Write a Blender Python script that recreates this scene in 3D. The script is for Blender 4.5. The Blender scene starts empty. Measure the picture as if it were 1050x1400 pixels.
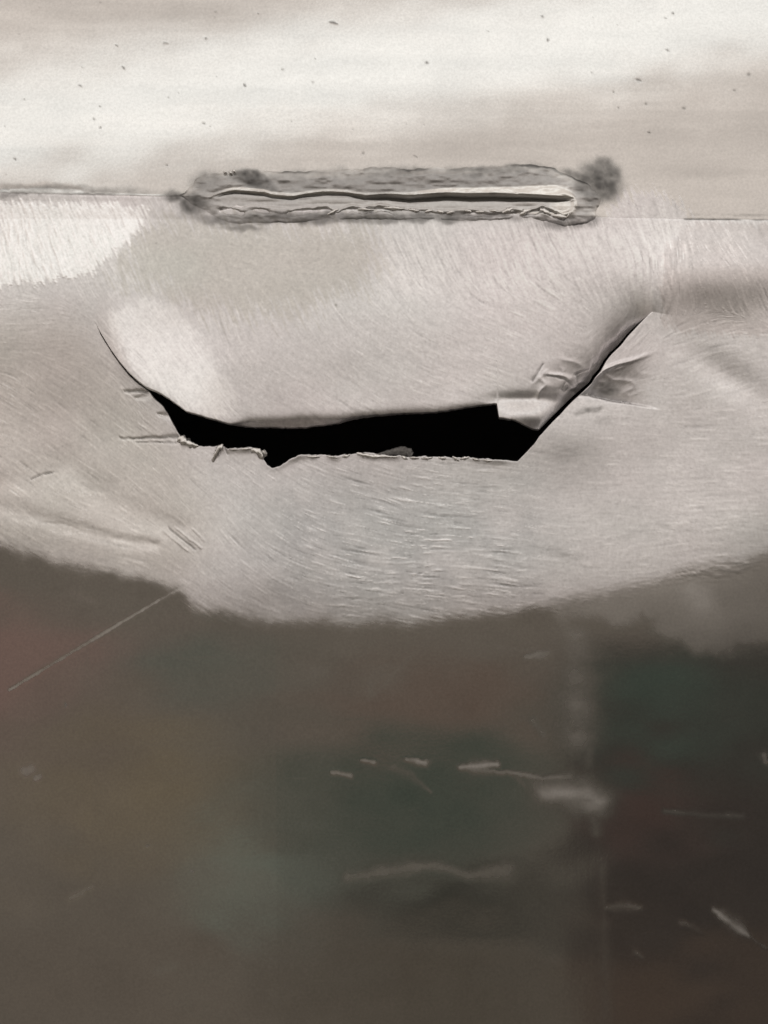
import bpy, math
import numpy as np
from mathutils import Matrix, Vector

rng = np.random.default_rng(11)
sc = bpy.context.scene
COL = sc.collection

# ------------------------------------------------------------------ camera, world, lamps, exposure
S = 1.0 / 3000.0            # metres per design unit (the plate patch is 0.35 x 0.47 m)
DIST = 1823.0 * S           # camera to plate
PITCH = math.radians(5.0)   # the plate leans out over the floor
HULL_ROT = Matrix.Rotation(PITCH, 4, 'X')

cam_d = bpy.data.cameras.new('camera')
cam_d.sensor_fit = 'VERTICAL'
cam_d.sensor_height = 32.0
cam_d.lens = 16.0 / (700.0 / 1823.0)
cam_d.clip_start = 0.01
cam_d.clip_end = 100.0
cam = bpy.data.objects.new('camera', cam_d)
COL.objects.link(cam)
cam.matrix_world = HULL_ROT @ Matrix.Translation((0, -DIST, 0)) @ Matrix.Rotation(math.radians(90), 4, 'X')
sc.camera = cam

world = bpy.data.worlds.new('World')
sc.world = world
world.use_nodes = True
bg = world.node_tree.nodes['Background']
bg.inputs['Color'].default_value = (0.73, 0.658, 0.605, 1)
bg.inputs['Strength'].default_value = 1.0


LAMP_ROLL = 14.5


def area(name, loc, target, sx, sy, power, col, roll=0.0):
    d = bpy.data.lights.new(name, 'AREA')
    d.shape = 'RECTANGLE'
    d.size, d.size_y = sx, sy
    d.energy = power
    d.color = col
    o = bpy.data.objects.new(name, d)
    COL.objects.link(o)
    q = (Vector(target) - Vector(loc)).to_track_quat('-Z', 'Y')
    o.matrix_world = Matrix.Translation(loc) @ q.to_matrix().to_4x4() @ Matrix.Rotation(roll, 4, 'Z')
    return o


area('overhead_lamp', (0.72, -2.37, 1.88), (0, 0, 0), 5.6, 0.55, 5.2, (0.86, 0.97, 1.0), math.radians(LAMP_ROLL))

sc.view_settings.view_transform = 'Standard'
sc.view_settings.look = 'None'
sc.view_settings.exposure = 0.12
sc.view_settings.gamma = 1.0
sc.view_settings.use_curve_mapping = False
sc.render.engine = 'CYCLES'
sc.cycles.use_denoising = True
sc.cycles.max_bounces = 6
sc.cycles.sample_clamp_indirect = 4.0

# ------------------------------------------------------------------ numpy helpers (design grid, 1 unit = S metres, y down)
X0, X1, Y0, Y1 = -140, 1190, -140, 1540
W, H = X1 - X0, Y1 - Y0
gx, gy = np.meshgrid(np.arange(X0, X1, dtype=np.float32), np.arange(Y0, Y1, dtype=np.float32))


def sstep(a, b, v):
    t = np.clip((v - a) / (b - a), 0, 1)
    return t * t * (3 - 2 * t)


def bil(a, x, y):
    x = np.asarray(x, np.float32) - X0
    y = np.asarray(y, np.float32) - Y0
    x = np.clip((W - 2) - np.abs((W - 2) - np.abs(x)), 0, W - 1.001)      # mirrored past the border
    y = np.clip((H - 2) - np.abs((H - 2) - np.abs(y)), 0, H - 1.001)
    i = x.astype(np.int32); j = y.astype(np.int32)
    fx = x - i; fy = y - j
    if a.ndim == 3:
        fx = fx[..., None]; fy = fy[..., None]
    return (a[j, i] * (1 - fx) + a[j, i + 1] * fx) * (1 - fy) + (a[j + 1, i] * (1 - fx) + a[j + 1, i + 1] * fx) * fy


def vnoise(x, y, sx, sy, seed):
    r = np.random.default_rng(seed).random((257, 257)).astype(np.float32)
    r[256] = r[0]; r[:, 256] = r[:, 0]
    u = x / sx + 1000.0; v = y / sy + 1000.0
    i = np.floor(u).astype(np.int32); j = np.floor(v).astype(np.int32)
    fu = u - i; fv = v - j
    fu = fu * fu * (3 - 2 * fu); fv = fv * fv * (3 - 2 * fv)
    i %= 256; j %= 256
    return ((r[j, i] * (1 - fu) + r[j, i + 1] * fu) * (1 - fv) + (r[j + 1, i] * (1 - fu) + r[j + 1, i + 1] * fu) * fv) * 2 - 1


def fbm(x, y, sx, sy, seed, oct=4):
    o = 0; a = 1.0; t = 0
    for k in range(oct):
        o = o + a * vnoise(x, y, sx / 2 ** k, sy / 2 ** k, seed + k * 17)
        t += a; a *= 0.55
    return o / t * 1.5


def box1(a, r, ax):
    if r < 1:
        return a
    p = np.concatenate([np.repeat(np.take(a, [0], ax), r + 1, ax), a, np.repeat(np.take(a, [-1], ax), r, ax)], ax)
    c = np.cumsum(p, ax, dtype=np.float64)
    n = a.shape[ax]
    hi = np.take(c, np.arange(2 * r + 1, 2 * r + 1 + n), ax)
    lo = np.take(c, np.arange(0, n), ax)
    return ((hi - lo) / (2 * r + 1)).astype(np.float32)


def blur(a, r):
    for _ in range(2):
        a = box1(box1(a, r, 0), r, 1)
    return a


def poly(pts, soft=0):
    m = np.zeros((H, W), np.float32)
    xs = [p[0] for p in pts]; ys = [p[1] for p in pts]
    inside = np.zeros((H, W), bool)
    n = len(pts)
    for k in range(n):
        xa, ya = pts[k]; xb, yb = pts[(k + 1) % n]
        if ya == yb:
            continue
        j0 = max(0, int(math.ceil(min(ya, yb) - Y0))); j1 = min(H, int(math.ceil(max(ya, yb) - Y0)))
        if j1 <= j0:
            continue
        yy = np.arange(j0, j1) + Y0
        xc = xa + (yy - ya) / (yb - ya) * (xb - xa)
        inside[j0:j1] ^= gx[j0:j1] > xc[:, None]
    m[inside] = 1
    return blur(m, soft) if soft else m


def seg_d(px, py, pts, widths):
    """normalised distance (d / local half width) to a polyline"""
    best = np.full(px.shape, 99.0, np.float32)
    for k in range(len(pts) - 1):
        (xa, ya), (xb, yb) = pts[k], pts[k + 1]
        wa, wb = widths[k], widths[k + 1]
        dx, dy = xb - xa, yb - ya
        t = np.clip(((px - xa) * dx + (py - ya) * dy) / max(1e-6, dx * dx + dy * dy), 0, 1)
        d = np.hypot(px - xa - t * dx, py - ya - t * dy) / np.maximum(0.3, wa + (wb - wa) * t)
        best = np.minimum(best, d)
    return best


def stroke(arr, pts, widths, amp, mode='add', power=2.0):
    """soft brush mark of given half widths on the design grid"""
    if not hasattr(widths, '__len__'):
        widths = [widths] * len(pts)
    m = max(widths) * 3 + 2
    xs = [p[0] for p in pts]; ys = [p[1] for p in pts]
    i0 = int(max(0, min(xs) - m - X0)); i1 = int(min(W, max(xs) + m - X0))
    j0 = int(max(0, min(ys) - m - Y0)); j1 = int(min(H, max(ys) + m - Y0))
    if i1 <= i0 or j1 <= j0:
        return
    qx, qy = gx[j0:j1, i0:i1], gy[j0:j1, i0:i1]
    jw = min(1.3, 0.45 * max(widths))
    d = seg_d(qx + jw * vnoise(qx, qy, 6, 6, 601), qy + jw * vnoise(qx, qy, 6, 6, 603), pts, widths)
    ns = max(4.0, 2.5 * max(widths))
    d *= 1 + 0.3 * vnoise(qx, qy, ns, ns, 605)
    k = np.exp(-d ** power)
    if mode == 'add':
        arr[j0:j1, i0:i1] += amp * k
    else:
        arr[j0:j1, i0:i1] = np.maximum(arr[j0:j1, i0:i1], amp * k)


def curve(pts):
    xs = np.array([p[0] for p in pts], float); ys = np.array([p[1] for p in pts], float)
    return lambda x: np.interp(x, xs, ys)


def gauss(x0, y0, sx, sy, ang=0.0):
    c, s = math.cos(math.radians(ang)), math.sin(math.radians(ang))
    u = (gx - x0) * c + (gy - y0) * s; v = -(gx - x0) * s + (gy - y0) * c
    return np.exp(-(u / sx) ** 2 - (v / sy) ** 2)


# ------------------------------------------------------------------ outline curves of the tear and the seam
SEAM = curve([(-900, 262), (0, 263), (60, 264), (240, 268), (520, 283), (800, 296), (935, 299), (1050, 300), (2000, 303)])
UP = [(135, 445), (142, 458), (157, 481), (170, 498), (182, 512), (195, 524), (207, 533), (226, 541), (245, 554), (260, 565),
      (279, 571), (306, 578), (319, 581), (344, 577.5), (382, 577), (416, 574), (466, 574), (500, 569), (514, 568), (552, 566),
      (590, 565), (621, 561), (651, 556), (677.6, 553.5), (679.6, 572), (690, 574), (701, 576), (716, 583), (726, 587), (735, 588.5),
      (748, 575), (763, 561), (777, 547), (791, 534.5), (806, 522), (811, 513), (818.6, 504.6), (826, 492), (834, 482), (846, 470.5),
      (857, 457), (868.6, 445.5), (880, 435.5), (889, 428)]
LO = [(135, 445), (142, 461), (157, 485), (170, 503), (182, 517), (195, 528.5), (207, 537), (214, 546), (226, 557), (233, 568),
      (241, 583), (247, 594), (252, 600), (268, 609), (283, 611.5), (298, 611), (308, 610.5), (313, 614), (329, 614), (344, 613),
      (353, 615), (359, 625), (367, 637), (374, 641), (384, 638.5), (397, 630), (409, 624), (424, 623), (462, 624), (481, 622),
      (492, 620), (514, 622), (552, 625.5), (590, 626), (629, 626), (667, 629), (705, 632), (716, 621), (728, 608), (735, 598),
      (748, 584.5), (763, 570.5), (777, 555.5), (791, 543), (806, 529.5), (811, 521.5), (818.6, 512.6), (826, 500), (834, 489.5), (846, 478),
      (857, 464), (868.6, 451), (880, 438), (889, 428)]
_u, _l = curve(UP), curve(LO)
CONT = curve([(-900, 405), (-100, 415), (60, 430), (135, 445)])
CONTR = curve([(889, 428), (950, 440), (1100, 444), (2000, 450)])


def jag(x, amp, seed):
    x = np.asarray(x, float)
    return amp * (vnoise(x, x * 0 + 3.3, 7.0, 1.0, seed) * 0.6 + vnoise(x, x * 0 + 1.7, 2.7, 1.0, seed + 1) * 0.4)


def UPE(x):
    x = np.asarray(x, float)
    j = jag(x, 0.9, 5) * sstep(205, 240, x) * (1 - sstep(700, 735, x))
    return np.where(x < 135, CONT(x), np.where(x > 889, CONTR(x), _u(x) + j))


def LOE(x):
    x = np.asarray(x, float)
    j = (jag(x, 1.7, 8)) * sstep(235, 260, x) * (1 - sstep(670, 705, x)) + jag(x, .5, 9) * sstep(150, 160, x) * (1 - sstep(860, 880, x))
    return np.where(x < 135, CONT(x), np.where(x > 889, CONTR(x), np.maximum(_u(x) + .4, _u(x) + (_l(x) - _u(x)) * np.interp(x, [738, 760, 800, 830, 889], [1, .85, .7, .6, .6]) + j)))


# ------------------------------------------------------------------ grinding direction and brushed grain
ctrl = [(100, 330, 72), (30, 340, 75), (190, 330, 62), (240, 400, 72), (330, 440, 74), (300, 345, 2), (420, 350, 3), (600, 350, 70), (560, 400, 55), (700, 340, 68),
        (850, 330, 72), (900, 380, 95), (1000, 360, 65), (500, 480, 28), (600, 450, 25), (700, 480, 20), (760, 430, 35), (400, 520, 32),
        (260, 510, 54), (200, 460, 46), (430, 440, 60), (60, 520, 30), (100, 600, 36), (200, 680, 42), (50, 460, -8), (370, 655, 40),
        (430, 660, 22), (500, 700, 12), (650, 700, 7), (600, 640, 4), (500, 800, 4), (850, 660, 0), (950, 620, -3), (900, 760, -6),
        (960, 490, -13), (880, 590, 10), (300, 720, 45), (150, 740, 15), (500, 150, 1), (100, 150, 1), (900, 150, 1), (500, 1000, 2),
        (200, 1000, 2), (900, 1000, 2), (500, 1300, 2), (200, 1300, 2), (900, 1300, 2), (760, 545, 15), (830, 480, -50)]
num_c = np.zeros((H, W), np.float32); num_s = np.zeros((H, W), np.float32)
for cx, cy, th in ctrl:
    wgt = 1.0 / (((gx - cx) ** 2 + (gy - cy) ** 2) + 600.0) ** 1.6
    num_c += wgt * math.cos(math.radians(2 * th)); num_s += wgt * math.sin(math.radians(2 * th))
theta = 0.5 * np.arctan2(num_s, num_c) + 0.13 * fbm(gx, gy, 60, 60, 71, 2)
ct, st = np.cos(theta), np.sin(theta)
del num_c, num_s


def lic_fixed(src, n, ang):
    acc = np.zeros((H, W), np.float32)
    c, s_ = math.cos(math.radians(ang)), math.sin(math.radians(ang))
    for k in range(-n, n + 1):
        acc += np.roll(src, (int(round(k * s_)), int(round(k * c))), (0, 1))
    return acc / acc.std()


def lic(src, n):
    acc = np.zeros((H, W), np.float32)
    bx = gx - X0; by = gy - Y0
    for k in range(-n, n + 1):
        ii = np.clip((bx + k * ct + 0.5).astype(np.int32), 0, W - 1)
        jj = np.clip((by + k * st + 0.5).astype(np.int32), 0, H - 1)
        acc += src[jj, ii] * (1 - abs(k) / (n + 1.0))
    return acc


grain = lic(rng.standard_normal((H, W)).astype(np.float32), 6)
grain /= grain.std()
sp = (rng.random((H, W)) < 0.0045).astype(np.float32) * rng.uniform(0.3, 1.0, (H, W)).astype(np.float32)
marks = lic(box1(box1(sp, 1, 0), 1, 1) * 12, 11)
fine = lic(rng.standard_normal((H, W)).astype(np.float32), 15)
fine /= fine.std()
scr = np.clip(fine - 1.25, 0, 1.6) - 0.55 * np.clip(-fine - 1.35, 0, 1.6)
bristle = lic_fixed(box1(rng.standard_normal((H, W)).astype(np.float32), 1, 1), 12, 68)
marks = marks / np.percentile(marks, 99)
sp = (rng.random((H, W)) < 0.0012).astype(np.float32) * rng.uniform(0.3, 1.0, (H, W)).astype(np.float32) * np.sign(rng.standard_normal((H, W))).astype(np.float32)
longm = lic(box1(box1(sp, 1, 0), 1, 1) * 12, 26)
longm = longm / np.percentile(np.abs(longm), 99)

# ------------------------------------------------------------------ regions of the plate
big = fbm(gx, gy, 160, 160, 3, 4)
med = fbm(gx, gy, 40, 40, 23, 4)
hor = fbm(gx, gy, 240, 26, 41, 5)
rag = grain * 3.0 + marks * 5.0

def edge_mix(m, amp):
    return m + amp * bristle * np.clip(8 * m * (1 - m), 0, 1)


low_b = curve([(-900, 640), (-140, 700), (0, 738), (60, 752), (120, 769), (250, 797), (268, 822), (330, 841), (420, 846), (500, 846), (600, 842),
               (700, 832), (800, 812), (880, 795), (935, 779), (1000, 770), (1036, 762), (1058, 728), (1110, 690), (2000, 600)])
lowb = low_b(gx).astype(np.float32)
below_seam = sstep(-1, 2, gy - SEAM(gx).astype(np.float32))
sand = below_seam * sstep(-17, 15, lowb - gy + rag * 0.6 + med * 5 + 3 * scr)
over = poly([(820, 300), (842, 276), (872, 262), (905, 262), (932, 280), (948, 304), (930, 330), (830, 330)])
sand = np.maximum(sand, sstep(0.4, 0.6, edge_mix(blur(over, 14), 0.16)))
band_b = curve([(-900, 600), (250, 790), (700, 835), (800, 850), (870, 850), (920, 875), (990, 895), (1050, 880), (2000, 850)])
haze_band = sstep(-16, 16, band_b(gx).astype(np.float32) - gy + med * 12) * (1 - sand) * below_seam * sstep(660, 820, gx)

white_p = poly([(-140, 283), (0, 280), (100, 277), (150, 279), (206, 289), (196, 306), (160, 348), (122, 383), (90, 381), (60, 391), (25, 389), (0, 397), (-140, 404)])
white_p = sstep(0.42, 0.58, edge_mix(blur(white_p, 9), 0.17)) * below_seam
grey_p = poly([(205, 298), (250, 300), (520, 306), (528, 345), (500, 395), (430, 432), (360, 442), (290, 432), (230, 402), (140, 392), (170, 345)])
grey_p = sstep(0.22, 0.85, edge_mix(blur(grey_p, 26), 0.2))
dull_p = poly([(905, 345), (940, 305), (1190, 308), (1190, 462), (1050, 462), (970, 458), (912, 455), (900, 420)])
dull_p = sstep(0.3, 0.7, edge_mix(blur(dull_p, 10), 0.12))
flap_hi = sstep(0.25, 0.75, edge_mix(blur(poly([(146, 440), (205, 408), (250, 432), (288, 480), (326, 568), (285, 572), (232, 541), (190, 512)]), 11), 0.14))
mid_p = poly([(330, 660), (470, 645), (700, 650), (760, 680), (740, 760), (700, 825), (420, 842), (330, 820), (350, 740)], 42) * np.clip(0.85 + 0.5 * med, 0.3, 1)
upper = 1 - below_seam
fur = poly([(510, 312), (840, 300), (935, 300), (945, 370), (900, 430), (700, 415), (520, 410)], 14)
fleck = np.clip(0.9 + 0.6 * big + 0.5 * med, 0.5, 1.8) * (1 - 0.55 * grey_p) * (1 + 0.7 * fur + 1.3 * mid_p)

# fine bits of dirt and nicks on the upper plate
nick = np.zeros((H, W), np.float32)
for (x, y, r, l) in [(455, 20, 2.2, 9), (745, 10, 2.6, 2), (753, 45, 2, 3), (585, 78, 2.4, 2), (877, 103, 1.7, 7), (918, 60, 2, 3), (928, 5, 1.8, 2),
                     (1030, 95, 2.4, 1), (1009, 118, 1.7, 1), (938, 143, 2.1, 2), (886, 137, 1.4, 1), (848, 143, 1.4, 1), (842, 120, 1.5, 2),
                     (813, 93, 1.4, 2), (106, 112, 1.4, 5), (134, 142, 1.4, 1), (126, 160, 1.7, 1), (135, 172, 1.6, 1), (20, 217, 1.6, 2),
                     (228, 225, 1.5, 2), (333, 112, 1.8, 3), (278, 44, 2, 2), (497, 208, 2.2, 2), (569, 212, 1.2, 5), (890, 178, 1.6, 3),
                     (385, 88, 1.5, 3), (427, 107, 1.4, 1), (155, 54, 1, 4), (166, 87, 1.6, 6), (223, 50, 1.3, 6), (291, 5, 1.4, 1), (460, 419, 1.8, 0),
                     (30, 132, 1.3, 1), (215, 334, 1.2, 2), (917, 12, 1, 2), (278, 166, 2, 2), (97, 960, 1.7, 5), (205, 1152, 1.4, 3), (265, 1187, 1.6, 4)]:
    a = rng.uniform(-0.5, 0.5) + (1.3 if rng.random() < 0.3 else 0)
    if (x, y) in ((455, 20), (877, 103)):
        a = 0.08
    stroke(nick, [(x - .6 * l * math.cos(a), y - .6 * l * math.sin(a)), (x, y), (x + .6 * l * math.cos(a + .3), y + .6 * l * math.sin(a + .3))], [r * .5, r * .85, r * 0.4], rng.uniform(.45, .8), 'max')
for _ in range(70):
    stroke(nick, [(rng.uniform(X0, X1), rng.uniform(Y0, 240))] * 2, rng.uniform(0.5, 1.0), rng.uniform(0.2, 0.6), 'max')

# soot and burnt oxide round the weld, plus painted shadow below its ledge
wx, wy = gx + 4 * fbm(gx, gy, 18, 18, 91, 3), gy + 4 * fbm(gx, gy, 18, 18, 95, 3)


def blob(x0, y0, sx, sy, p=2.0, ang=0):
    c, s = math.cos(math.radians(ang)), math.sin(math.radians(ang))
    u = (wx - x0) * c + (wy - y0) * s; v = -(wx - x0) * s + (wy - y0) * c
    return np.exp(-(np.hypot(u / sx, v / sy)) ** p)


soot_shade = np.zeros((H, W), np.float32)
for a in [0.95 * blob(820, 247, 33, 31, 6), 0.75 * blob(790, 236, 22, 7, 3, 12), 1.0 * blob(345, 246, 33, 13, 5, 14), 0.8 * blob(372, 257, 16, 8, 3, 25),
          0.5 * blob(283, 249, 26, 17, 5), 0.92 * blob(262, 280, 18, 16, 3), 0.8 * blob(240, 267, 19, 8, 3), 0.55 * blob(300, 300, 45, 8, 3, 4),
          0.62 * blob(330, 311, 30, 5, 3), 0.66 * blob(430, 298, 110, 8, 4, -1), 0.6 * blob(600, 298, 120, 6, 4, -1), 0.62 * blob(770, 305, 34, 8, 3),  # lower bands also paint in the shadow under the ledge
          0.55 * blob(808, 302, 13, 9, 3), 0.36 * blob(520, 247, 250, 20, 8, -1), 0.6 * blob(545, 236, 60, 8, 3, -3), 0.6 * blob(665, 233, 70, 8, 4, -3),
          0.35 * blob(745, 231, 30, 7, 3, 8), 0.35 * blob(100, 258, 120, 5, 3, 2), 0.4 * blob(30, 264, 60, 4, 3, -4)]:
    soot_shade = np.maximum(soot_shade, a)
soot_shade *= np.clip(0.86 + 0.22 * fbm(gx, gy, 9, 9, 131, 3), 0, 1.2)
# dark patches in and round the pocket right of the tear
dark_patch = np.maximum.reduce([0.85 * blob(806, 562, 14, 5, 3, -8), 0.45 * blob(790, 566, 9, 6, 3), 0.25 * blob(830, 575, 22, 5, 2, -12),
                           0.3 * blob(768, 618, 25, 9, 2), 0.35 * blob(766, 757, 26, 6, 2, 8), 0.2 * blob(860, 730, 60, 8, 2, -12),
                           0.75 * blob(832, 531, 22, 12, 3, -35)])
dark_patch *= np.clip(0.55 + 0.9 * fbm(gx, gy, 14, 6, 141, 3), 0, 1.2)

# dull rubbed smears on the polished lower part
scuff = np.zeros((H, W), np.float32)
for pts, ws, a in [([(20, 940), (45, 925), (150, 862), (255, 800)], [1.0, 1.6, 1.5, 0.9], 0.75),
                   ([(455, 1050), (480, 1054)], [2, 3], .8), ([(495, 1033), (513, 1036)], [1.5, 2.2], .55), ([(555, 1032), (580, 1036)], [2.2, 3.2], 1.0),
                   ([(628, 1044), (650, 1041), (676, 1038)], [3, 6, 4], 1.0), ([(640, 1046), (700, 1050), (740, 1058), (775, 1056)], [4, 3, 4, 8], .45),
                   ([(536, 1042), (560, 1052), (588, 1076)], [3, 5, 2], .22), ([(476, 1192), (500, 1190), (560, 1180), (600, 1179), (640, 1192), (690, 1184)], [9, 9, 11, 8, 6, 11], .42),
                   ([(490, 1198), (560, 1190)], [6, 4], .25), ([(715, 893), (745, 887)], [5, 8], .36), ([(680, 880), (745, 885)], [3, 5], .16),
                   ([(776, 870), (778, 930), (785, 1000)], [30, 30, 26], .34), ([(800, 920), (803, 960), (800, 1040)], [7, 9, 9], .2),
                   ([(740, 1078), (790, 1078), (815, 1092)], [16, 24, 18], .62), ([(800, 1085), (812, 1135)], [18, 8], .24), ([(725, 980), (740, 1000)], [5, 4], .26),
                   ([(826, 1238), (850, 1234), (872, 1238)], [5, 7, 4], .34), ([(930, 1258), (962, 1274)], [4, 3], .3), ([(975, 1242), (1000, 1262), (1024, 1280)], [5, 9, 4], .7),
                   ([(1022, 1278), (1050, 1298)], [2, 1.5], .4), ([(905, 1104), (960, 1110), (1012, 1112)], [3, 4, 5], .28), ([(1040, 1030), (1042, 1038)], [8, 6], .4),
                   ([(868, 1300), (876, 1306)], [4, 3], .3), ([(40, 1050), (48, 1047)], [7, 6], .4), ([(52, 1061), (60, 1058)], [3, 3], .45),
                   ([(98, 1226), (106, 1222), (128, 1210)], [5, 5, 4], .42), ([(430, 912), (444, 911)], [9, 6], .22), ([(505, 920), (506, 945)], [3, 5], .14),
                   ([(215, 1326), (240, 1318)], [6, 5], .2), ([(510, 945), (560, 890), (600, 850)], [2, 4, 3], .12), ([(205, 1240), (280, 1190), (360, 1210)], [20, 40, 45], .10),
                   ([(110, 810), (140, 822)], [6, 4], .15), ([(935, 805), (950, 815)], [16, 18], .3), ([(700, 1050), (720, 1075)], [4, 3], .2),
                   ([(820, 1180), (830, 1400)], [5, 12], .12)]:
    stroke(scuff, pts, ws, a, 'max', 1.6)
scuff *= np.clip(0.85 + 0.35 * fbm(gx, gy, 40, 22, 151, 3), 0.25, 1.3)
film = sstep(0, 14, 812 + (gy - 900) * 0.045 - gx + med * 5) * sstep(820, 900, gy)     # dried film left of a straight wipe edge
for _ in range(60):      # hairline scratches
    x, y = rng.uniform(0, 1050), rng.uniform(840, 1400)
    a = rng.uniform(-0.3, 0.3); l = rng.uniform(8, 40)
    stroke(scuff, [(x, y), (x + l * math.cos(a), y + l * math.sin(a))], 0.6, rng.uniform(.04, .12), 'max')

# ------------------------------------------------------------------ surface maps: metal colour, roughness, metalness
def lay(dst, colour, m):
    return dst * (1 - m[..., None]) + np.array(colour, np.float32) * m[..., None]


tint = np.empty((H, W, 3), np.float32)
tint[:] = (0.56, 0.545, 0.52)
tint = lay(tint, (0.71, 0.70, 0.68), upper)
tint = lay(tint, (0.835, 0.83, 0.835), sand)
tint = lay(tint, (0.90, 0.895, 0.90), sand * fur * 0.8)
tint = lay(tint, (0.60, 0.612, 0.62), sand * mid_p)
tint = lay(tint, (0.755, 0.735, 0.71), sand * poly([(-140, 430), (120, 440), (240, 600), (300, 720), (250, 800), (-140, 740)], 25) * .9)
tint = lay(tint, (0.685, 0.672, 0.645), sand * grey_p)
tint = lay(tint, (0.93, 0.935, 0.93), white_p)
tint = lay(tint, (0.93, 0.93, 0.93), 0.85 * flap_hi * sand)  # highlight on the flap's left corner painted into the metal colour
tint = lay(tint, (0.66, 0.63, 0.625), dull_p * 0.8)
tint *= (1 + 0.045 * big + 0.035 * med)[..., None]
tint *= (1 + upper * 0.11 * hor)[..., None]
hue = 0.016 * sand * (fbm(gx, gy, 170, 120, 521, 3) + 0.2)
tint[..., 0] *= 1 + hue
tint[..., 1] *= 1 - 0.5 * hue
speck = blur(rng.standard_normal((H, W)).astype(np.float32), 1) * 3
tint *= (1 + sand * (0.02 * grain + 0.04 * speck + fleck * (0.21 * scr + 0.10 * longm + 0.08 * marks) + 0.05 * bristle * (fur + white_p)))[..., None]
tint = lay(tint, (0.66, 0.65, 0.63), np.clip(scuff * 1.2, 0, 1) * (1 - sand))
tint = lay(tint, (0.10, 0.10, 0.098), np.clip(soot_shade, 0, 1))
tint = lay(tint, (0.16, 0.155, 0.145), np.clip(dark_patch, 0, 1))
tint = lay(tint, (0.06, 0.055, 0.05), np.clip(nick, 0, 1))
tint = np.clip(tint, 0.02, 0.97)

rough = np.full((H, W), 0.10, np.float32)
rough += (0.16 - 0.10) * upper
rough += (0.47 - rough) * sand
rough += (0.40 - rough) * sand * grey_p * .8
rough += (0.32 - rough) * white_p
rough += (0.36 - rough) * dull_p * .7
rough += (0.34 - rough) * haze_band
rough += 0.025 * film * (1 - sand) * below_seam
rough += 0.03 * med * (0.35 + 0.65 * sand) + 0.03 * hor * upper
rough += np.clip(scuff, 0, 1) * 0.62 * (1 - sand)
rough += soot_shade * 0.25
rough -= sand * fleck * 0.05 * np.clip(scr, 0, 1.2)
rough += (0.37 - rough) * flap_hi * 0.7 * sand
rough = np.clip(rough, 0.06, 0.85)
metal = np.clip(1 - 0.8 * soot_shade - 0.6 * dark_patch - nick, 0, 1).astype(np.float32)

# ------------------------------------------------------------------ relief, in design units towards the viewer
relief = 1.6 * fbm(gx, gy, 190, 150, 201, 3) * (0.4 + 0.6 * sand)
relief += sand * (0.022 * grain * (1 - 0.45 * grey_p) + fleck * (0.07 * marks + 0.08 * longm + 0.12 * scr) + 0.06 * bristle * (fur + white_p))
relief += upper * 0.12 * blur(fbm(gx, gy, 320, 90, 207, 1), 10)
relief += (1 - sand) * below_seam * (0.004 * grain + 0.35 * fbm(gx, gy, 130, 90, 209, 2))
relief += white_p * (0.25 + 0.25 * marks + 0.06 * grain)
relief -= nick * 0.15
relief -= scuff * 0.25 * (1 - sand)
rid = 1 - np.abs(fbm(gx, gy, 40, 22, 621, 2)); rid2 = 1 - np.abs(fbm(gx, gy, 16, 20, 627, 2))
crum = np.maximum(blob(757, 530, 46, 26, 3, -35), 0.6 * blob(835, 530, 40, 22, 3, -20))
relief += crum * (2.4 * rid ** 3 + 0.7 * rid2 ** 4 - 1.2)
crack = np.zeros((H, W), np.float32)
# creases, grooves and cracks in the sheet
for pts, ws, a in [([(-60, 676), (0, 690), (60, 706), (110, 722), (160, 735), (220, 744)], [12, 12, 11, 9, 8, 5], -2.0),
                   ([(70, 714), (95, 716), (115, 724)], [1.5, 2.2, 1], -0.5),
                   ([(-60, 655), (0, 668), (100, 640), (160, 690), (250, 722)], [20, 20, 22, 20, 14], -2.4),
                   ([(174, 537.5), (190, 537), (207, 537)], [0.8, 1.6, 1.8], -2.8), ([(188, 546), (206, 542)], [1, 4], -2.0),
                   ([(168, 601), (210, 600), (246, 599)], [0.8, 1.5, 2.4], -2.6), ([(190, 605.5), (244, 606)], [0.7, 1.2], -1.6), ([(220, 568), (236, 570)], [2, 6], -2.5),
                   ([(790, 541), (803, 541.5), (830, 548), (860, 553)], [2.8, 2.4, 2.6, 1.0], -2.0),
                   ([(50, 656), (64, 650), (80, 646.5)], [0.8, 1.3, 0.9], -1.2),
                   ([(726, 523), (732, 513), (740, 500)], [1.8, 1.6, 1], -1.5), ([(731, 524), (738, 516), (746, 508)], [1.5, 2, 1.4], 0.7),
                   ([(746, 516), (758, 516.5), (770, 520), (777, 525)], [1, 1.5, 1.5, 1.5], -1.3), ([(785, 514), (792, 510), (803, 506)], [1.4, 1.4, 1], -1.3),
                   ([(787, 514), (788, 523)], [2, 2], -1.2), ([(770, 526), (766, 533), (770, 536), (775, 531)], [1.6, 1.4, 1.4, 1.4], -1.3),
                   ([(787, 536), (791, 536)], [3.5, 3], -2.4), ([(780, 526), (786, 530)], [2, 2], 1.2),
                   ([(840, 507), (850, 503)], [1.2, 1.2], 1.6), ([(436, 316), (434, 345)], [0.8, 0.8], 0.9), ([(433, 350), (434, 400)], [0.6, 0.6], 0.5),
                   ([(230, 726), (262, 752)], [1.2, 1.2], 1.0), ([(236, 722), (272, 750)], [1.2, 1.2], -1.2), ([(246, 722), (280, 748)], [1.2, 1.2], 1.1), ([(268, 722), (284, 738)], [1, 1], .9),
                   ([(0, 258), (60, 256), (110, 260)], [3, 4, 3], -0.8), ([(946, 293), (1060, 294)], [1.5, 1.5], -0.5),
                   ([(310, 612), (314, 622)], [1.6, 1], -1.5)]:
    stroke(relief, pts, ws, a * 0.6)
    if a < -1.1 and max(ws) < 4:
        stroke(crack, pts, [0.55 * w_ for w_ in ws], 0.7, 'max')  # shade in the narrow cracks, painted into the colour


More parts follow.
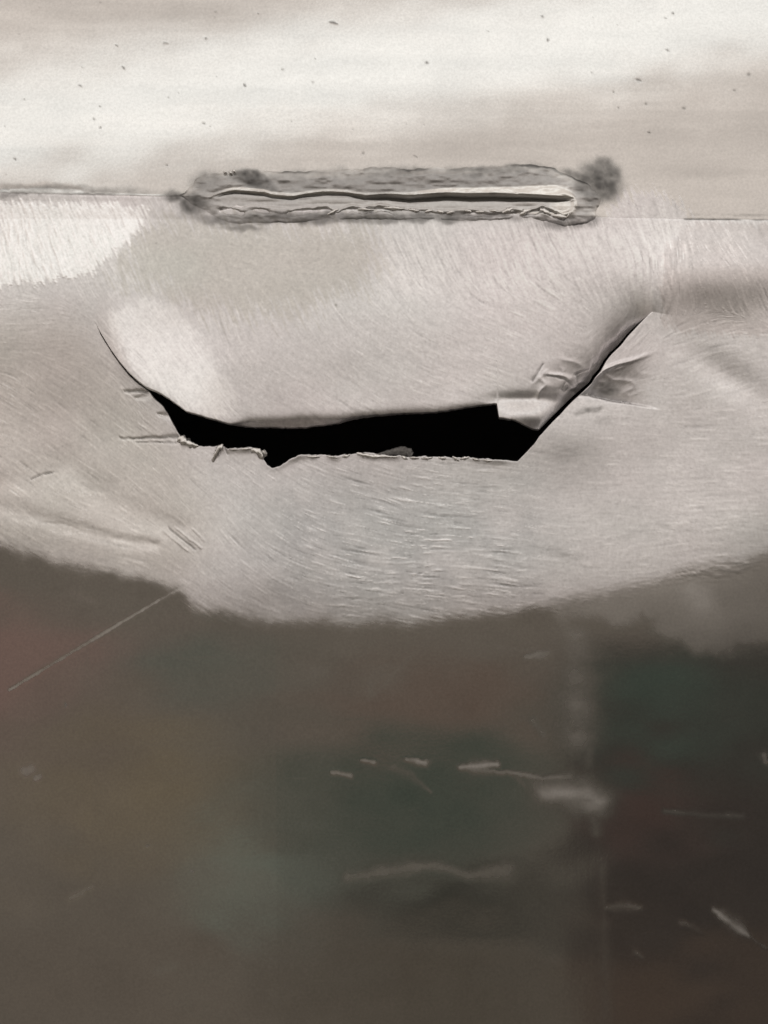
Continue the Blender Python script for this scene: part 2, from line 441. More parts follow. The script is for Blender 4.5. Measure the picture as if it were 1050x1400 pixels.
seam_dark = np.zeros((H, W), np.float32)  # dark of the seam gap painted on, since the plates overlap
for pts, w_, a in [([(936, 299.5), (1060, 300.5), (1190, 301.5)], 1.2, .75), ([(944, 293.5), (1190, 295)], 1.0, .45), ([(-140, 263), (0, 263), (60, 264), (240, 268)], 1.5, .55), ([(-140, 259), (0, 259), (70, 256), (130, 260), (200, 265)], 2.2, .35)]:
    stroke(seam_dark, pts, w_, a, 'max')
seam_dark *= np.clip(0.7 + 0.8 * fbm(gx, gy, 30, 6, 651, 3), 0, 1.2)
crack = np.maximum(crack, np.clip(seam_dark, 0, 1))
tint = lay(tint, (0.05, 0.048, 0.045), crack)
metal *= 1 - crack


_fx = np.arange(-900, 2000, 10.0)
_fy = np.convolve(np.pad(np.minimum(low_b(_fx), 815), 12, 'edge'), np.ones(25) / 25, 'valid') - 12
FOOT = lambda x: np.interp(x, _fx, _fy).astype(np.float32)


# hollow behind the gouge in the weld
_lipc = np.interp(gx[0], [290, 322, 400, 500, 787], [274, 262, 269, 267, 270]).astype(np.float32)[None]
relief -= 60 * sstep(296, 312, gx) * (1 - sstep(772, 784, gx)) * sstep(-5, -2, gy - _lipc) * (1 - sstep(14, 18, gy - _lipc))


def dents(x, y, flap):
    """bends of the sheet; the flap (above the tear) and the lip below move apart"""
    # the sheet swells outward down to the foot of the dent, then turns under
    h = 0.10 * np.clip(y - 300, 0, None) - 0.18 * 22 * np.logaddexp(0, (y - FOOT(x)) / 22.0)
    wpx = 1 - sstep(90, 330, x)
    h += wpx * 8.0 * (np.clip((y - 275) / 115.0, 0, None) - 0.16 * np.logaddexp(0, ((y - 275) / 115.0 - 1.02) / 0.16)) * (1 - sstep(400, 600, y))
    up = UPE(x).astype(np.float32)
    if flap:
        d = np.clip(up - y, 0, None)
        inr = sstep(690, 790, x) * (1 - sstep(870, 925, x))
        h -= inr * 22 * np.exp(-d / 30.0)                       # right corner pushed in under the lip
        inl = sstep(120, 190, x) * (1 - sstep(270, 345, x))
        h += inl * 17 * np.exp(-(d / 75.0) ** 1.3)              # left corner turned up to the lamp
        mid = sstep(300, 360, x) * (1 - sstep(640, 690, x))
        h += mid * 3.5 * np.exp(-d / 40.0) - mid * 3.0 * np.exp(-d / 4.0)
        h += 9 * np.exp(-((x - 718) / 34.0) ** 2 - ((y - 572) / 15.0) ** 2)     # folded tongue
        h -= 5 * np.exp(-((x - 715) / 40.0) ** 2 - ((y - 548) / 8.0) ** 2)
        g = np.exp(-((x - 500) / 300.0) ** 4) * sstep(300, 560, y)
        h += 7 * g
    else:
        lo = LOE(x).astype(np.float32)
        d = np.clip(y - lo, 0, None)
        inn = sstep(235, 260, x) * (1 - sstep(680, 712, x))
        h += inn * 1.3 * np.exp(-(d / 5.0) ** 2) * np.clip(0.5 + 1.2 * vnoise(x, x * 0, 17, 1, 801), 0, 1.6)                # rolled torn edge
        h += 5 * np.exp(-((x - 770) / 70.0) ** 2 - ((y - 590) / 50.0) ** 2)
        # pocket right of the tear: slopes in from a crisp rim and ends at the side crack
        yr = np.interp(x, [780, 790, 800, 810, 822, 840, 860, 885, 905], [549, 541, 532, 521, 510, 502, 497, 488, 480]).astype(np.float32)
        yc = np.interp(x, [780, 790, 803, 830, 860, 905], [549, 541, 541.5, 548, 553, 562]).astype(np.float32)
        tt = np.clip((y - yr) / np.maximum(1.0, yc - yr), 0, 1)
        fd = sstep(788, 806, x) * (1 - sstep(838, 900, x))
        h -= 15 * fd * tt ** 0.8 * (1 - sstep(0.0, 1.4, y - yc))
        h += 2.0 * fd * np.exp(-((y - yr + 2) / 3.0) ** 2)
        uu = (x - 990) * 0.82 + (y - 515) * 0.57; vv = -(x - 990) * 0.57 + (y - 515) * 0.82
        h -= 4.2 * np.exp(-(uu / 60.0) ** 2 - (vv / 22.0) ** 2)
    # broad dent round the whole tear, lower rim of the dent catches no lamp
    h -= 12 * np.exp(-((x - 520) / 520.0) ** 2 - ((y - 640) / 150.0) ** 2)
    h += 12 * np.exp(-((x - 985) / 120.0) ** 2 - ((y - 375) / 45.0) ** 2)        # swelling beside the dull patch
    return h


# ------------------------------------------------------------------ materials
def metal_material(name, bump=0.05, grain_scale=900.0):
    m = bpy.data.materials.new(name)
    m.use_nodes = True
    nt = m.node_tree; n = nt.nodes; L = nt.links
    b = n['Principled BSDF']
    at = n.new('ShaderNodeAttribute'); at.attribute_name = 'tint'
    ar = n.new('ShaderNodeAttribute'); ar.attribute_name = 'rough'
    am = n.new('ShaderNodeAttribute'); am.attribute_name = 'metal'
    tc = n.new('ShaderNodeTexCoord')
    nz = n.new('ShaderNodeTexNoise'); nz.inputs['Scale'].default_value = grain_scale; nz.inputs['Detail'].default_value = 4
    L.new(tc.outputs['Object'], nz.inputs['Vector'])
    mr = n.new('ShaderNodeMapRange')
    mr.inputs['From Min'].default_value = 0.3; mr.inputs['From Max'].default_value = 0.7
    mr.inputs['To Min'].default_value = 0.93; mr.inputs['To Max'].default_value = 1.07
    L.new(nz.outputs['Fac'], mr.inputs['Value'])
    mx = n.new('ShaderNodeVectorMath'); mx.operation = 'SCALE'
    L.new(at.outputs['Color'], mx.inputs[0]); L.new(mr.outputs['Result'], mx.inputs['Scale'])
    L.new(mx.outputs['Vector'], b.inputs['Base Color'])
    L.new(ar.outputs['Fac'], b.inputs['Roughness'])
    L.new(am.outputs['Fac'], b.inputs['Metallic'])
    bp = n.new('ShaderNodeBump'); bp.inputs['Strength'].default_value = bump; bp.inputs['Distance'].default_value = 0.0004
    L.new(nz.outputs['Fac'], bp.inputs['Height'])
    L.new(bp.outputs['Normal'], b.inputs['Normal'])
    return m


def plain(name, col, rough_v, metallic=0.0, scale=300.0, var=0.15):
    m = bpy.data.materials.new(name)
    m.use_nodes = True
    nt = m.node_tree; n = nt.nodes; L = nt.links
    b = n['Principled BSDF']
    tc = n.new('ShaderNodeTexCoord')
    nz = n.new('ShaderNodeTexNoise'); nz.inputs['Scale'].default_value = scale; nz.inputs['Detail'].default_value = 5
    L.new(tc.outputs['Object'], nz.inputs['Vector'])
    cr = n.new('ShaderNodeValToRGB')
    cr.color_ramp.elements[0].position = 0.3; cr.color_ramp.elements[1].position = 0.7
    cr.color_ramp.elements[0].color = tuple(c * (1 - var) for c in col) + (1,)
    cr.color_ramp.elements[1].color = tuple(min(1, c * (1 + var)) for c in col) + (1,)
    L.new(nz.outputs['Fac'], cr.inputs['Fac'])
    L.new(cr.outputs['Color'], b.inputs['Base Color'])
    b.inputs['Roughness'].default_value = rough_v
    b.inputs['Metallic'].default_value = metallic
    bp = n.new('ShaderNodeBump'); bp.inputs['Strength'].default_value = 0.25; bp.inputs['Distance'].default_value = 0.0006
    L.new(nz.outputs['Fac'], bp.inputs['Height']); L.new(bp.outputs['Normal'], b.inputs['Normal'])
    return m


M_sheet = metal_material('aluminium_sheet', 0.02)
M_weld = metal_material('weld_metal', 0.25, 600.0)
M_fresh = plain('fresh_torn_aluminium', (0.86, 0.85, 0.83), 0.36, 1.0, 700, 0.06)
M_burr = plain('torn_aluminium_burr', (0.66, 0.645, 0.62), 0.42, 1.0, 700, 0.12)
M_sliver = plain('oxidised_sliver', (0.17, 0.165, 0.16), 0.55, 0.8, 900, 0.35)
M_dark = plain('interior_shade', (0.006, 0.006, 0.007), 0.9, 0.0, 60, 0.2)  # near-black, so the darkness of the hollow is in the colour

# unseen floor, its colour patches placed for what the lower plate mirrors
M_floor = bpy.data.materials.new('mirrored_floor')
M_floor.use_nodes = True
nt = M_floor.node_tree; n = nt.nodes; L = nt.links
b = n['Principled BSDF']; b.inputs['Roughness'].default_value = 0.85
at = n.new('ShaderNodeAttribute'); at.attribute_name = 'tint'
tc = n.new('ShaderNodeTexCoord')
n1 = n.new('ShaderNodeTexNoise'); n1.inputs['Scale'].default_value = 9.0; n1.inputs['Detail'].default_value = 6
L.new(tc.outputs['Object'], n1.inputs['Vector'])
mr = n.new('ShaderNodeMapRange'); mr.inputs['To Min'].default_value = 0.75; mr.inputs['To Max'].default_value = 1.25
L.new(n1.outputs['Fac'], mr.inputs['Value'])
mx = n.new('ShaderNodeVectorMath'); mx.operation = 'SCALE'
L.new(at.outputs['Color'], mx.inputs[0]); L.new(mr.outputs['Result'], mx.inputs['Scale'])
L.new(mx.outputs['Vector'], b.inputs['Base Color'])


# ------------------------------------------------------------------ mesh helpers
def loc3(x, y, h):
    return np.stack([(x - 525.0) * S, -h * S, (700.0 - y) * S], -1).astype(np.float32)


def build(name, verts, quads, mat, parent, maps=None, tris=None):
    me = bpy.data.meshes.new(name)
    faces = quads.reshape(-1, 4)
    me.vertices.add(len(verts)); me.vertices.foreach_set('co', verts.ravel())
    me.loops.add(faces.size); me.loops.foreach_set('vertex_index', faces.ravel().astype(np.int32))
    me.polygons.add(len(faces)); me.polygons.foreach_set('loop_start', np.arange(0, faces.size, 4, dtype=np.int32))
    me.update(calc_edges=True)
    me.polygons.foreach_set('use_smooth', np.ones(len(faces), bool))
    if maps:
        t, r, m = maps
        a = me.attributes.new('tint', 'FLOAT_COLOR', 'POINT')
        a.data.foreach_set('color', np.concatenate([t, np.ones((len(t), 1))], 1).astype(np.float32).ravel())
        a = me.attributes.new('rough', 'FLOAT', 'POINT'); a.data.foreach_set('value', r.astype(np.float32).ravel())
        a = me.attributes.new('metal', 'FLOAT', 'POINT'); a.data.foreach_set('value', m.astype(np.float32).ravel())
    me.materials.append(mat)
    o = bpy.data.objects.new(name, me)
    COL.objects.link(o)
    o.parent = parent
    return o


def grid_quads(idx):
    return np.stack([idx[:-1, :-1], idx[1:, :-1], idx[1:, 1:], idx[:-1, 1:]], -1).reshape(-1, 4)


def maps_at(x, y):
    x = x.ravel(); y = y.ravel()
    return bil(tint, x, y), bil(rough, x, y), bil(metal, x, y)


def edge_fade(x, y):
    return 1.0


hull = bpy.data.objects.new('torn_hull_plate', None)
COL.objects.link(hull)
hull.matrix_world = HULL_ROT
hull['label'] = 'ground silver aluminium plate with long gaping tear and scarred weld'
hull['category'] = 'metal plate'

# ------------------------------------------------------------------ columns shared by both sheets
STEP = 1.25
cols = np.concatenate([np.linspace(-620, -40, 40)[:-1], np.arange(-40, 1090, STEP), np.linspace(1090, 1670, 40)])
xt = cols[(cols >= 133) & (cols <= 891)]

# lower, torn sheet -------------------------------------------------
NU, NL = 195, 540
seam_y = SEAM(cols) + jag(cols, 0.5, 31)
ue, le = UPE(cols), LOE(cols)
tu = np.linspace(0, 1, NU); tu = tu * 0.8 + 0.2 * (1 - (1 - tu) ** 2)
yu = seam_y[None] + (ue - seam_y)[None] * tu[:, None]
low_fine = np.linspace(0, 1, NL); low_fine = low_fine * 0.68 + 0.32 * low_fine ** 2.2
yl = le[None] + (1436 - le)[None] * low_fine[:, None]
coarse = np.linspace(1436, 1950, 40)[1:]
yl = np.concatenate([yl, np.repeat(coarse[:, None], len(cols), 1)], 0)
xu = np.repeat(cols[None], NU, 0); xl = np.repeat(cols[None], len(yl), 0)
hu = bil(relief, xu, yu) * edge_fade(xu, yu) + dents(xu.astype(np.float32), yu.astype(np.float32), True)
hl = bil(relief, xl, yl) * edge_fade(xl, yl) + dents(xl.astype(np.float32), np.minimum(yl, 1500).astype(np.float32), False)
# both sides agree where the sheet is whole
whole = np.clip(np.maximum(135 - cols, cols - 889), 0, None)
closed = (cols < 135) | (cols > 889)
fadeu = np.exp(-((ue[None] - yu) / 60.0)) * np.where(closed, 1, np.exp(-np.minimum(cols - 135, 889 - cols) / 18.0))[None]
diff = (hl[0] - hu[-1])
hu = hu + fadeu * diff[None]
hu -= 0.5 * np.exp(-((yu - seam_y[None]) / 2.0) ** 2)       # rolled upper border of the sheet
hu_edge = hu[-1]; hl_edge = hl[0]

xs_, ys_, hs_ = [xu.ravel()], [yu.ravel()], [hu.ravel()]
nc = len(cols)
idx_u = np.arange(NU * nc).reshape(NU, nc)
base = NU * nc
idx_l = base + np.arange(len(yl) * nc).reshape(len(yl), nc)
xs_.append(xl.ravel()); ys_.append(yl.ravel()); hs_.append(hl.ravel())
base += len(yl) * nc
idx_l[0, closed] = idx_u[-1, closed]
quads = [grid_quads(idx_u), grid_quads(idx_l)]
# sheet thickness along both torn edges
t0, t1 = np.where(~closed)[0][[0, -1]]
tc_ = np.arange(t0, t1 + 1)
xc = cols[tc_]
band = np.interp(xc, [230, 319, 344, 382, 416, 443, 476, 514, 560, 640, 900], [1.5, 1.5, 8.5, 10, 13, 9.5, 4.5, 3, 2, 1.5, 0.5])
wig = 1.2 * vnoise(xc, xc * 0, 14, 1, 77)
prev = idx_u[-1, tc_]
for dy, dh in [(0.5, -1.2), (0.35 * band + .4, -3.5), (0.8 * band + wig * 0.5, -7), (band + wig * 0.3, -10), (band - 3, -13), (band - 14, -15)]:
    row = base + np.arange(len(tc_)); base += len(tc_)
    xs_.append(xc); ys_.append(ue[tc_] + dy); hs_.append(hu_edge[tc_] + dh)
    quads.append(grid_quads(np.stack([prev, row])))
    prev = row
prev = idx_l[0, tc_]
for dy, dh in [(-0.5, -1.0), (-0.9, -3), (-0.4 + 0 * wig, -6), (1.5, -8), (12, -9)]:
    row = base + np.arange(len(tc_)); base += len(tc_)
    xs_.append(xc); ys_.append(le[tc_] + dy); hs_.append(hl_edge[tc_] + dh)
    quads.append(grid_quads(np.stack([row, prev])))
    prev = row
# turned-back upper border at the seam
row = base + np.arange(nc); base += nc
xs_.append(cols); ys_.append(seam_y + 1.0); hs_.append(hu[0] - 16)
quads.append(grid_quads(np.stack([row, idx_u[0]])))
X, Y, Hh = np.concatenate(xs_), np.concatenate(ys_), np.concatenate(hs_)
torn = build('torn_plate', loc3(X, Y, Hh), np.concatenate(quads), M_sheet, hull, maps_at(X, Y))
torn['label'] = 'lower plate with ground dented metal around gaping tear'

# upper sheet, leaning back from the seam ------------------------------
LEAN = math.tan(math.radians(3.0))
yt = np.concatenate([np.linspace(-520, -36, 40)[:-1], np.linspace(-36, 262, 175)])
cols2 = np.concatenate([np.linspace(-620, -40, 40)[:-1], np.arange(-40, 1090, 2.0), np.linspace(1090, 1670, 40)])
sy = SEAM(cols2) + 4.0
f = (yt + 520) / 782.0
yy = -520 + (sy[None] + 520) * f[:, None]
xx = np.repeat(cols2[None], len(yt), 0)
hh = bil(relief, xx, yy) * edge_fade(xx, yy) - LEAN * np.clip(sy[None] - yy, 0, None) - 0.00021 * np.clip(sy[None] - yy, 0, 320) ** 2 - 0.134 * np.clip(sy[None] - yy - 320, 0, None) - 1.1
ii = np.arange(xx.size).reshape(xx.shape)
row = xx.size + np.arange(len(cols2))
X = np.concatenate([xx.ravel(), cols2]); Y = np.concatenate([yy.ravel(), sy]); Hh = np.concatenate([hh.ravel(), hh[-1] - 14])
q = np.concatenate([grid_quads(ii), grid_quads(np.stack([ii[-1], row]))])
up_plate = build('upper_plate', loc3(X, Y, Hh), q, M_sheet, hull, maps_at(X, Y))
up_plate['label'] = 'bright brushed upper plate with small dark specks'

# ------------------------------------------------------------------ scarred weld along the seam
TOP = curve([(244, 268), (252, 262), (258, 254), (268, 243), (282, 235), (313, 233), (337, 233.6), (385, 232), (440, 231), (495, 230), (526, 226), (560, 229),
             (595, 226), (626, 228), (677, 226), (718, 222), (746, 224), (768, 232), (785, 240), (800, 247), (812, 258), (822, 268)])
BOT = curve([(244, 269), (252, 274), (262, 284), (275, 291), (293, 303), (327, 312), (354, 308), (440, 305), (508, 302), (560, 303), (643, 302), (711, 297),
             (746, 303), (773, 311), (800, 308), (812, 298), (822, 270)])
LIP = curve([(280, 276), (290, 270), (306, 264), (320, 261), (337, 262), (361, 264), (371, 267.5), (399, 269.6), (419, 266), (447, 263), (474, 264), (498, 268),
             (529, 266), (560, 268.5), (574, 267), (609, 264), (643, 265.5), (677, 265), (729, 267), (759, 269), (787, 271.5)])
LEDGE = curve([(284, 279), (300, 285), (330, 288), (345, 284), (400, 289), (430, 286), (447, 284), (452, 287), (462, 292), (480, 283), (495, 287), (520, 283), (532, 284),
               (540, 289), (580, 288), (610, 291), (640, 288), (680, 290), (700, 287), (712, 291), (725, 290), (742, 283), (770, 296), (788, 288)])
wxs = np.arange(228, 838, 1.25); wys = np.arange(212, 322, 1.1)
wX, wY = np.meshgrid(wxs, wys)
wY = wY + (LIP(wX) - 267.6) * np.exp(-((wY - 267.6) / 16.0) ** 2) * sstep(275, 300, wX) * (1 - sstep(785, 805, wX))
wjx = wX + 2.2 * fbm(wX, wY, 11, 11, 303, 3)
wjy = wY + 2.0 * fbm(wX, wY, 13, 9, 307, 3)
top, bot, lip, led = TOP(wjx), BOT(wjx), LIP(wX), LEDGE(wX) + jag(wX, 1.6, 313)
ins = np.minimum(wjy - top, bot - wjy)
wh = np.where(ins > 0, 2.9 * (1 - np.exp(-np.clip(ins, 0, None) / 7.0)), np.clip(ins, -8, 0) * 0.5) - 0.3
plateau = sstep(0, 12, ins)
wh += plateau * (1.2 * fbm(wX, wY, 34, 12, 311, 3) + 0.25 * fbm(wX, wY, 9, 6, 317, 2))
_d = np.clip(SEAM(wX) - wY, 0, None)
wh -= LEAN * _d + 0.00021 * _d ** 2 + 1.4 * sstep(0, 8, _d)
# the gouge: bright raised lip, undercut wall, gentle lower slope, ragged ledge
inx = sstep(282, 322, wX) * (1 - sstep(770, 789, wX))
dn = wY - lip
wd = np.interp(wX, [282, 300, 340, 420, 480, 520, 600, 700, 760, 789], [1, 1.2, 2.4, 2.2, 2.8, 6.5, 9, 9, 6, 1])
deep = wd * 1.35
lipw = np.interp(wX, [282, 320, 480, 530, 600, 700, 760, 789], [2.5, 3.4, 2.8, 2.4, 4.5, 6.5, 9, 5])
wh += inx * 0.19 * np.clip(1.7 * lipw + dn, 0, None) * (dn <= 0)
fall = np.clip(dn / wd, 0, 1)
rise = np.clip((dn - wd) / np.maximum(4, led - lip - wd), 0, 1)
deep = wd * 1.7
sl_w = np.maximum(2.0, wd)
slot = np.where(dn < 1.2, -deep, -deep * (1 - np.clip((dn - 1.2) / sl_w, 0, 1)) - 0.5 + 1.2 * rise) + 0.5 * vnoise(wX, wY, 40, 3, 331)
inslot = ((dn > 0) & (dn < sl_w + 1.5)) * inx
w_slot = (dn > 0) * (1 - sstep(-2, 2, wY - led)) * inx
wh = wh * (1 - w_slot) + slot * w_slot
wh -= inx * 5.0 * np.exp(-((wY - led - 3.0) / 3.2) ** 2) * np.clip(0.6 + vnoise(wX, wY, 24, 9, 337), 0, 1.5)
wh += inx * 1.3 * np.exp(-((wY - led + 2.0) / 2.0) ** 2)
# curled right end
rd = np.hypot((wX - 768) / 21.0, (wY - 280) / 18.0)
wh += 2.6 * np.exp(-((rd - 0.85) / 0.2) ** 2) * sstep(755, 775, wX)
med_w = fbm(wX, wY, 24, 10, 341, 3)
wt, wr, wm = maps_at(wX, wY)
fresh = (inx * (1 - sstep(0.7, 1.3, np.abs(dn + 0.75 * lipw) / (0.95 * lipw))) * np.interp(wX, [282, 310, 480, 520, 560, 600, 790], [.2, .9, .7, .35, .7, 1, 1])
         + inx * sstep(700, 745, wX) * (np.abs(wY - 262) < 9) * .6 + inx * 0.25 * sstep(3, 9, dn) * (1 - sstep(-1, 1, wY - led))
         + sstep(745, 768, wX) * (rd < 1.0) * .75).ravel()
fresh = np.clip(fresh, 0, 1) * (1 - inslot.ravel())
wt = wt * (1 - fresh[:, None]) + np.array((0.84, 0.83, 0.80)) * fresh[:, None]
body = (plateau * (1 - np.clip(fresh.reshape(wX.shape), 0, 1)) * 0.9 * sstep(0, 16, ins + 4 * med_w)).ravel()
wt = wt * (1 - body[:, None]) + np.array((0.40, 0.395, 0.39)) * body[:, None] * (1 - 0.75 * bil(soot_shade, wX.ravel(), wY.ravel()))[:, None] * 1.3
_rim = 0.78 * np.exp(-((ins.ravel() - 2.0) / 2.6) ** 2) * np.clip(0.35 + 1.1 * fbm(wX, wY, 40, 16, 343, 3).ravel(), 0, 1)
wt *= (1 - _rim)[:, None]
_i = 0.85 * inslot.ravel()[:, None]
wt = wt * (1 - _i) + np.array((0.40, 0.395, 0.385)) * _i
wm = wm + (1 - wm) * np.maximum(fresh, 0.5 * body)
wr = np.where(fresh > .4, 0.30, np.clip(wr, 0.4, .8))
wi = np.arange(wX.size).reshape(wX.shape)
weld = build('weld_bead', loc3(wX.ravel(), wY.ravel(), wh.ravel()), grid_quads(wi), M_weld, hull, (wt, wr, wm))
weld['label'] = 'sooty flattened weld bead with a long open gouge'


# ------------------------------------------------------------------ torn slivers, burrs and chips
def shard(name, pts, mat, parent, seed, seg=9, crumple=0.28):
    """tapered, crumpled strip: pts are (x, y, h, half width, half thickness)"""
    r = np.random.default_rng(seed)
    P = np.array(pts, float)
    t = np.linspace(0, len(P) - 1, (len(P) - 1) * 5 + 1)
    C = np.stack([np.interp(t, np.arange(len(P)), P[:, k]) for k in range(5)], 1)
    tan = np.gradient(C[:, :3], axis=0); tan /= np.linalg.norm(tan, axis=1)[:, None] + 1e-9
    side = np.stack([-tan[:, 1], tan[:, 0], 0 * tan[:, 0]], 1); side /= np.linalg.norm(side, axis=1)[:, None] + 1e-9
    nrm = np.cross(tan, side); nrm *= np.sign(nrm[:, 2:3] + 1e-6)
    rings = []
    for k in range(len(C)):
        a = np.linspace(0, 2 * math.pi, seg, endpoint=False)
        jw = 1 + crumple * r.standard_normal(seg)
        end = 0.12 if k in (0, len(C) - 1) else 1.0
        rings.append(C[k, :3] + (np.cos(a) * C[k, 3] * jw * end)[:, None] * side[k] + (np.sin(a) * C[k, 4] * jw * end)[:, None] * nrm[k])
    V = np.array(rings)
    m = len(C)
    ix = np.arange(m * seg).reshape(m, seg)
    ix = np.concatenate([ix, ix[:, :1]], 1)
    V = V.reshape(-1, 3)
    return build(name, loc3(V[:, 0], V[:, 1], V[:, 2]), grid_quads(ix), mat, parent)


def lip_h(x, y):
    x = np.array([x], np.float32); y = np.array([y], np.float32)
    return float(dents(x, y, False)[0] + bil(relief, x, y)[0])


e = lip_h(300, 618)
o = shard('burr', [(293, 634, e, 1.8, 1.2), (298, 623, e + 4, 3.2, 2.0), (304, 613, e + 6, 3.4, 2.0), (308, 608, e + 3, 1.6, 1.2)], M_fresh, torn, 1)
o['label'] = 'thin bright upright sliver on the lower torn edge'
shard('burr', [(246, 601, e - 1, 4.5, 2.6), (254, 603, e + 3, 5.6, 3.2), (265, 609, e + 2, 4, 2.2), (275, 611, e, 1.4, 1)], M_fresh, torn, 2)
shard('burr', [(345, 615, e + 1, 2.4, 1.5), (355, 618, e + 2.5, 3.8, 2.2), (362, 629, e, 2.4, 1.6)], M_fresh, torn, 3)
shard('burr', [(357, 623, e - 6, 4.5, 3), (362, 621, e - 5, 5.5, 4), (366, 620, e - 7, 3, 2)], M_burr, torn, 4)
e = lip_h(540, 630)
o = shard('torn_sliver', [(510, 623, e - 14, 1.0, .6), (526, 620, e - 18, 3, .8), (540, 617.5, e - 24, 6, 1), (551, 616.5, e - 26, 7.5, 1), (559, 618.5, e - 24, 6, 1), (563, 623, e - 20, 3.5, 1)], M_sliver, torn, 5, 9, 0.10)
o['label'] = 'small grey sliver standing in the dark opening'
shard('curled_lip', [(488, 620, e + 2, 1.4, 1), (497, 623, e + 5, 2.4, 1.3), (512, 625.5, e + 5, 2.6, 1.3), (527, 625, e + 4, 1.8, 1), (545, 626, e + 2, 1.2, .8)], M_fresh, torn, 6)
for k, (x, y, l, a) in enumerate([(553, 626.5, 5, 0.5), (566, 626.5, 7, 0.1), (583, 627, 8, -.1), (604, 627, 6, 0.2), (622, 628, 6, .6), (634, 627, 7, -.2), (650, 629, 6, .2), (665, 630.5, 7, .1),
                                 (322, 615, 7, .05), (338, 614.5, 8, -.05), (430, 625, 9, 0), (455, 625.5, 8, .2), (474, 624, 6, -.3)]):
    e = lip_h(x, y + 4)
    c, s = math.cos(a), math.sin(a)
    shard('edge_chip', [(x - l * c, y - l * s, e + .2, .9, .7), (x, y + .4, e + 2.2, 1.9, 1.2), (x + l * c, y + l * s, e, .8, .6)], M_fresh, torn, 20 + k)
# raised white lip of the weld gouge, piece by piece, and the crumbs under it
lx = [300, 322, 345, 372, 372.5, 400, 421, 421.5, 450, 476, 499]
for k, (a, b_) in enumerate([(286, 330), (326, 371), (371, 402), (400, 445), (441, 500), (505, 560), (556, 612), (608, 680), (676, 738), (734, 786)]):
    t = np.linspace(a, b_, 6)
    pts = []
    for q_, x in enumerate(t):
        w_ = 0.9 * math.sin(math.pi * (0.12 + 0.76 * q_ / 5)) * np.interp(x, [286, 330, 480, 520, 600, 740, 786], [.5, 1.1, .9, .55, 1.0, 1.5, .8])
        y = float(LIP(x)) - 1.2 + (0.9 if k % 2 else -0.4) * (0.5 - q_ / 5)
        pts.append((x, y, 2.6 - LEAN * max(0, float(SEAM(x)) - y), w_, 0.9))
    shard('gouge_lip', pts, M_fresh, weld, 60 + k)
for k, (x, y, l, w_, a) in enumerate([(455, 290, 9, 2.2, -.5), (500, 287, 12, 1.6, .05), (540, 285, 16, 2.2, .05), (566, 288, 8, 2, .2), (586, 289, 6, 2, -.3), (602, 290, 5, 2.3, .3), (616, 291, 6, 2, -.2),
                                     (640, 289, 5, 2.4, .2), (656, 290, 6, 2, 0), (676, 289, 8, 1.8, .1), (694, 288, 8, 3, -.4), (718, 290, 9, 3.4, -.5), (746, 290, 9, 3, .5), (765, 296, 10, 3.2, .1), (779, 292, 8, 2, -.9)]):
    c, s = math.cos(a), math.sin(a)
    shard('crumb', [(x - l * c, y - l * s, 1.5, w_ * .5, 1), (x, y, 2.6, w_, 1.5), (x + l * c, y + l * s, 1.2, w_ * .5, 1)], M_fresh, weld, 90 + k)
for k, (x, y) in enumerate([(308, 236), (315, 236), (320, 234)]):
    shard('spatter', [(x - 2, y - 2, -1.5, 1.2, 1), (x, y, 1, 2, 1.5), (x + 2, y + 2, -1.5, 1.1, 1)], M_fresh, weld, 120 + k)

# ------------------------------------------------------------------ dark hollow behind the tear
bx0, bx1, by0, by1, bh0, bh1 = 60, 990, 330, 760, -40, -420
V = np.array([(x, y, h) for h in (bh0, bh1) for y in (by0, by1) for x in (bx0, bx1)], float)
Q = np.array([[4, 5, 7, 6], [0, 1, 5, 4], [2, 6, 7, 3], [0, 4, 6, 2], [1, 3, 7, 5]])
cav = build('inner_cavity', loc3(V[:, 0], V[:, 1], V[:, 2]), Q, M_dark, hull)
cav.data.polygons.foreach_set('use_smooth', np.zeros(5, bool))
cav['label'] = 'black hollow showing through the tear'

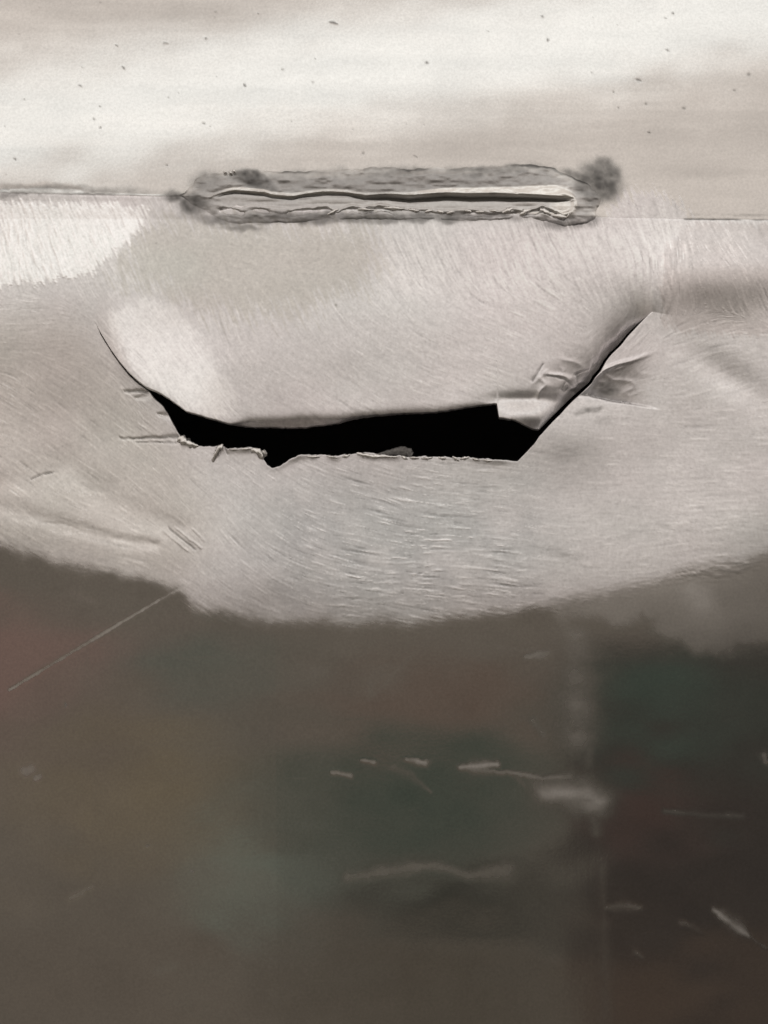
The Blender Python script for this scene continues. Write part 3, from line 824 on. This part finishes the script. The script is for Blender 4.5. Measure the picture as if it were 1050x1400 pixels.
# ------------------------------------------------------------------ floor in front of and below the plate
ax = np.concatenate([np.linspace(-25, -1.6, 14)[:-1], np.linspace(-1.6, 1.6, 161), np.linspace(1.6, 25, 14)[1:]])
ay = np.concatenate([np.linspace(-40, -3.6, 14)[:-1], np.linspace(-3.6, 0.0, 181), np.linspace(0.0, 3, 8)[1:]])
fx, fy = np.meshgrid(ax, ay)
fz = -0.78 + 0.004 * fbm(fx * 100, fy * 100, 90, 90, 401, 2)
px_, py_ = fx + 0.05 * fbm(fx * 100, fy * 100, 45, 45, 411, 2), fy + 0.04 * fbm(fx * 100, fy * 100, 45, 45, 419, 2)
ft = np.empty(fx.shape + (3,), np.float32); ft[:] = (0.18, 0.168, 0.147)  # patches that follow are placed to colour the plate's reflection
for x, y, sx, sy, colr, st_ in [(-1.0, -2.0, 0.33, 0.55, (0.30, 0.195, 0.18), .95), (-0.47, -1.33, 0.20, 0.20, (0.26, 0.22, 0.14), .8), (-0.50, -2.1, 0.28, 0.32, (0.125, 0.165, 0.145), .9),
                                (-0.19, -1.06, 0.14, 0.10, (0.235, 0.32, 0.285), 1.0), (0.08, -1.34, 0.30, 0.19, (0.028, 0.072, 0.056), .97), (0.12, -1.85, 0.30, 0.26, (0.165, 0.118, 0.095), .95),
                                (0.13, -1.0, 0.23, 0.095, (0.0, 0.008, 0.004), 1.0), (-0.40, -0.78, 0.3, 0.12, (0.18, 0.16, 0.135), .8), (0.10, -0.78, 0.26, 0.10, (0.10, 0.09, 0.07), .95)]:
    k = st_ * np.exp(-(np.hypot((px_ - x) / sx, (py_ - y) / sy)) ** 2.2)
    ft = ft * (1 - k[..., None]) + np.array(colr, np.float32) * k[..., None]
strip_edge = 0.252 + (-0.757 - fy) * 0.146          # dark strip added so the plate mirrors one straight edge
km = sstep(-0.015, 0.025, fx - strip_edge) * (1 - sstep(1.5, 1.9, fx)) * (1 - sstep(1.95, 2.7, -py_))
strip = np.empty_like(ft); strip[:] = (0.033, 0.028, 0.025)
for x, y, sx, sy, colr in [(0.65, -1.75, 0.4, 0.32, (0.042, 0.082, 0.066)), (0.47, -1.25, 0.22, 0.09, (0.082, 0.047, 0.042)), (0.38, -0.78, 0.3, 0.11, (0.095, 0.07, 0.053))]:
    k = 0.9 * np.exp(-(np.hypot((px_ - x) / sx, (py_ - y) / sy)) ** 2.6)
    strip = strip * (1 - k[..., None]) + np.array(colr, np.float32) * k[..., None]
ft = ft * (1 - km[..., None]) + strip * km[..., None]
floor_v = np.stack([fx.ravel(), fy.ravel(), fz.ravel()], -1).astype(np.float32)
one = np.ones(fx.size, np.float32)
fl = build('floor', floor_v, grid_quads(np.arange(fx.size).reshape(fx.shape)), M_floor, None, (ft.reshape(-1, 3), one, one))
fl['kind'] = 'structure'
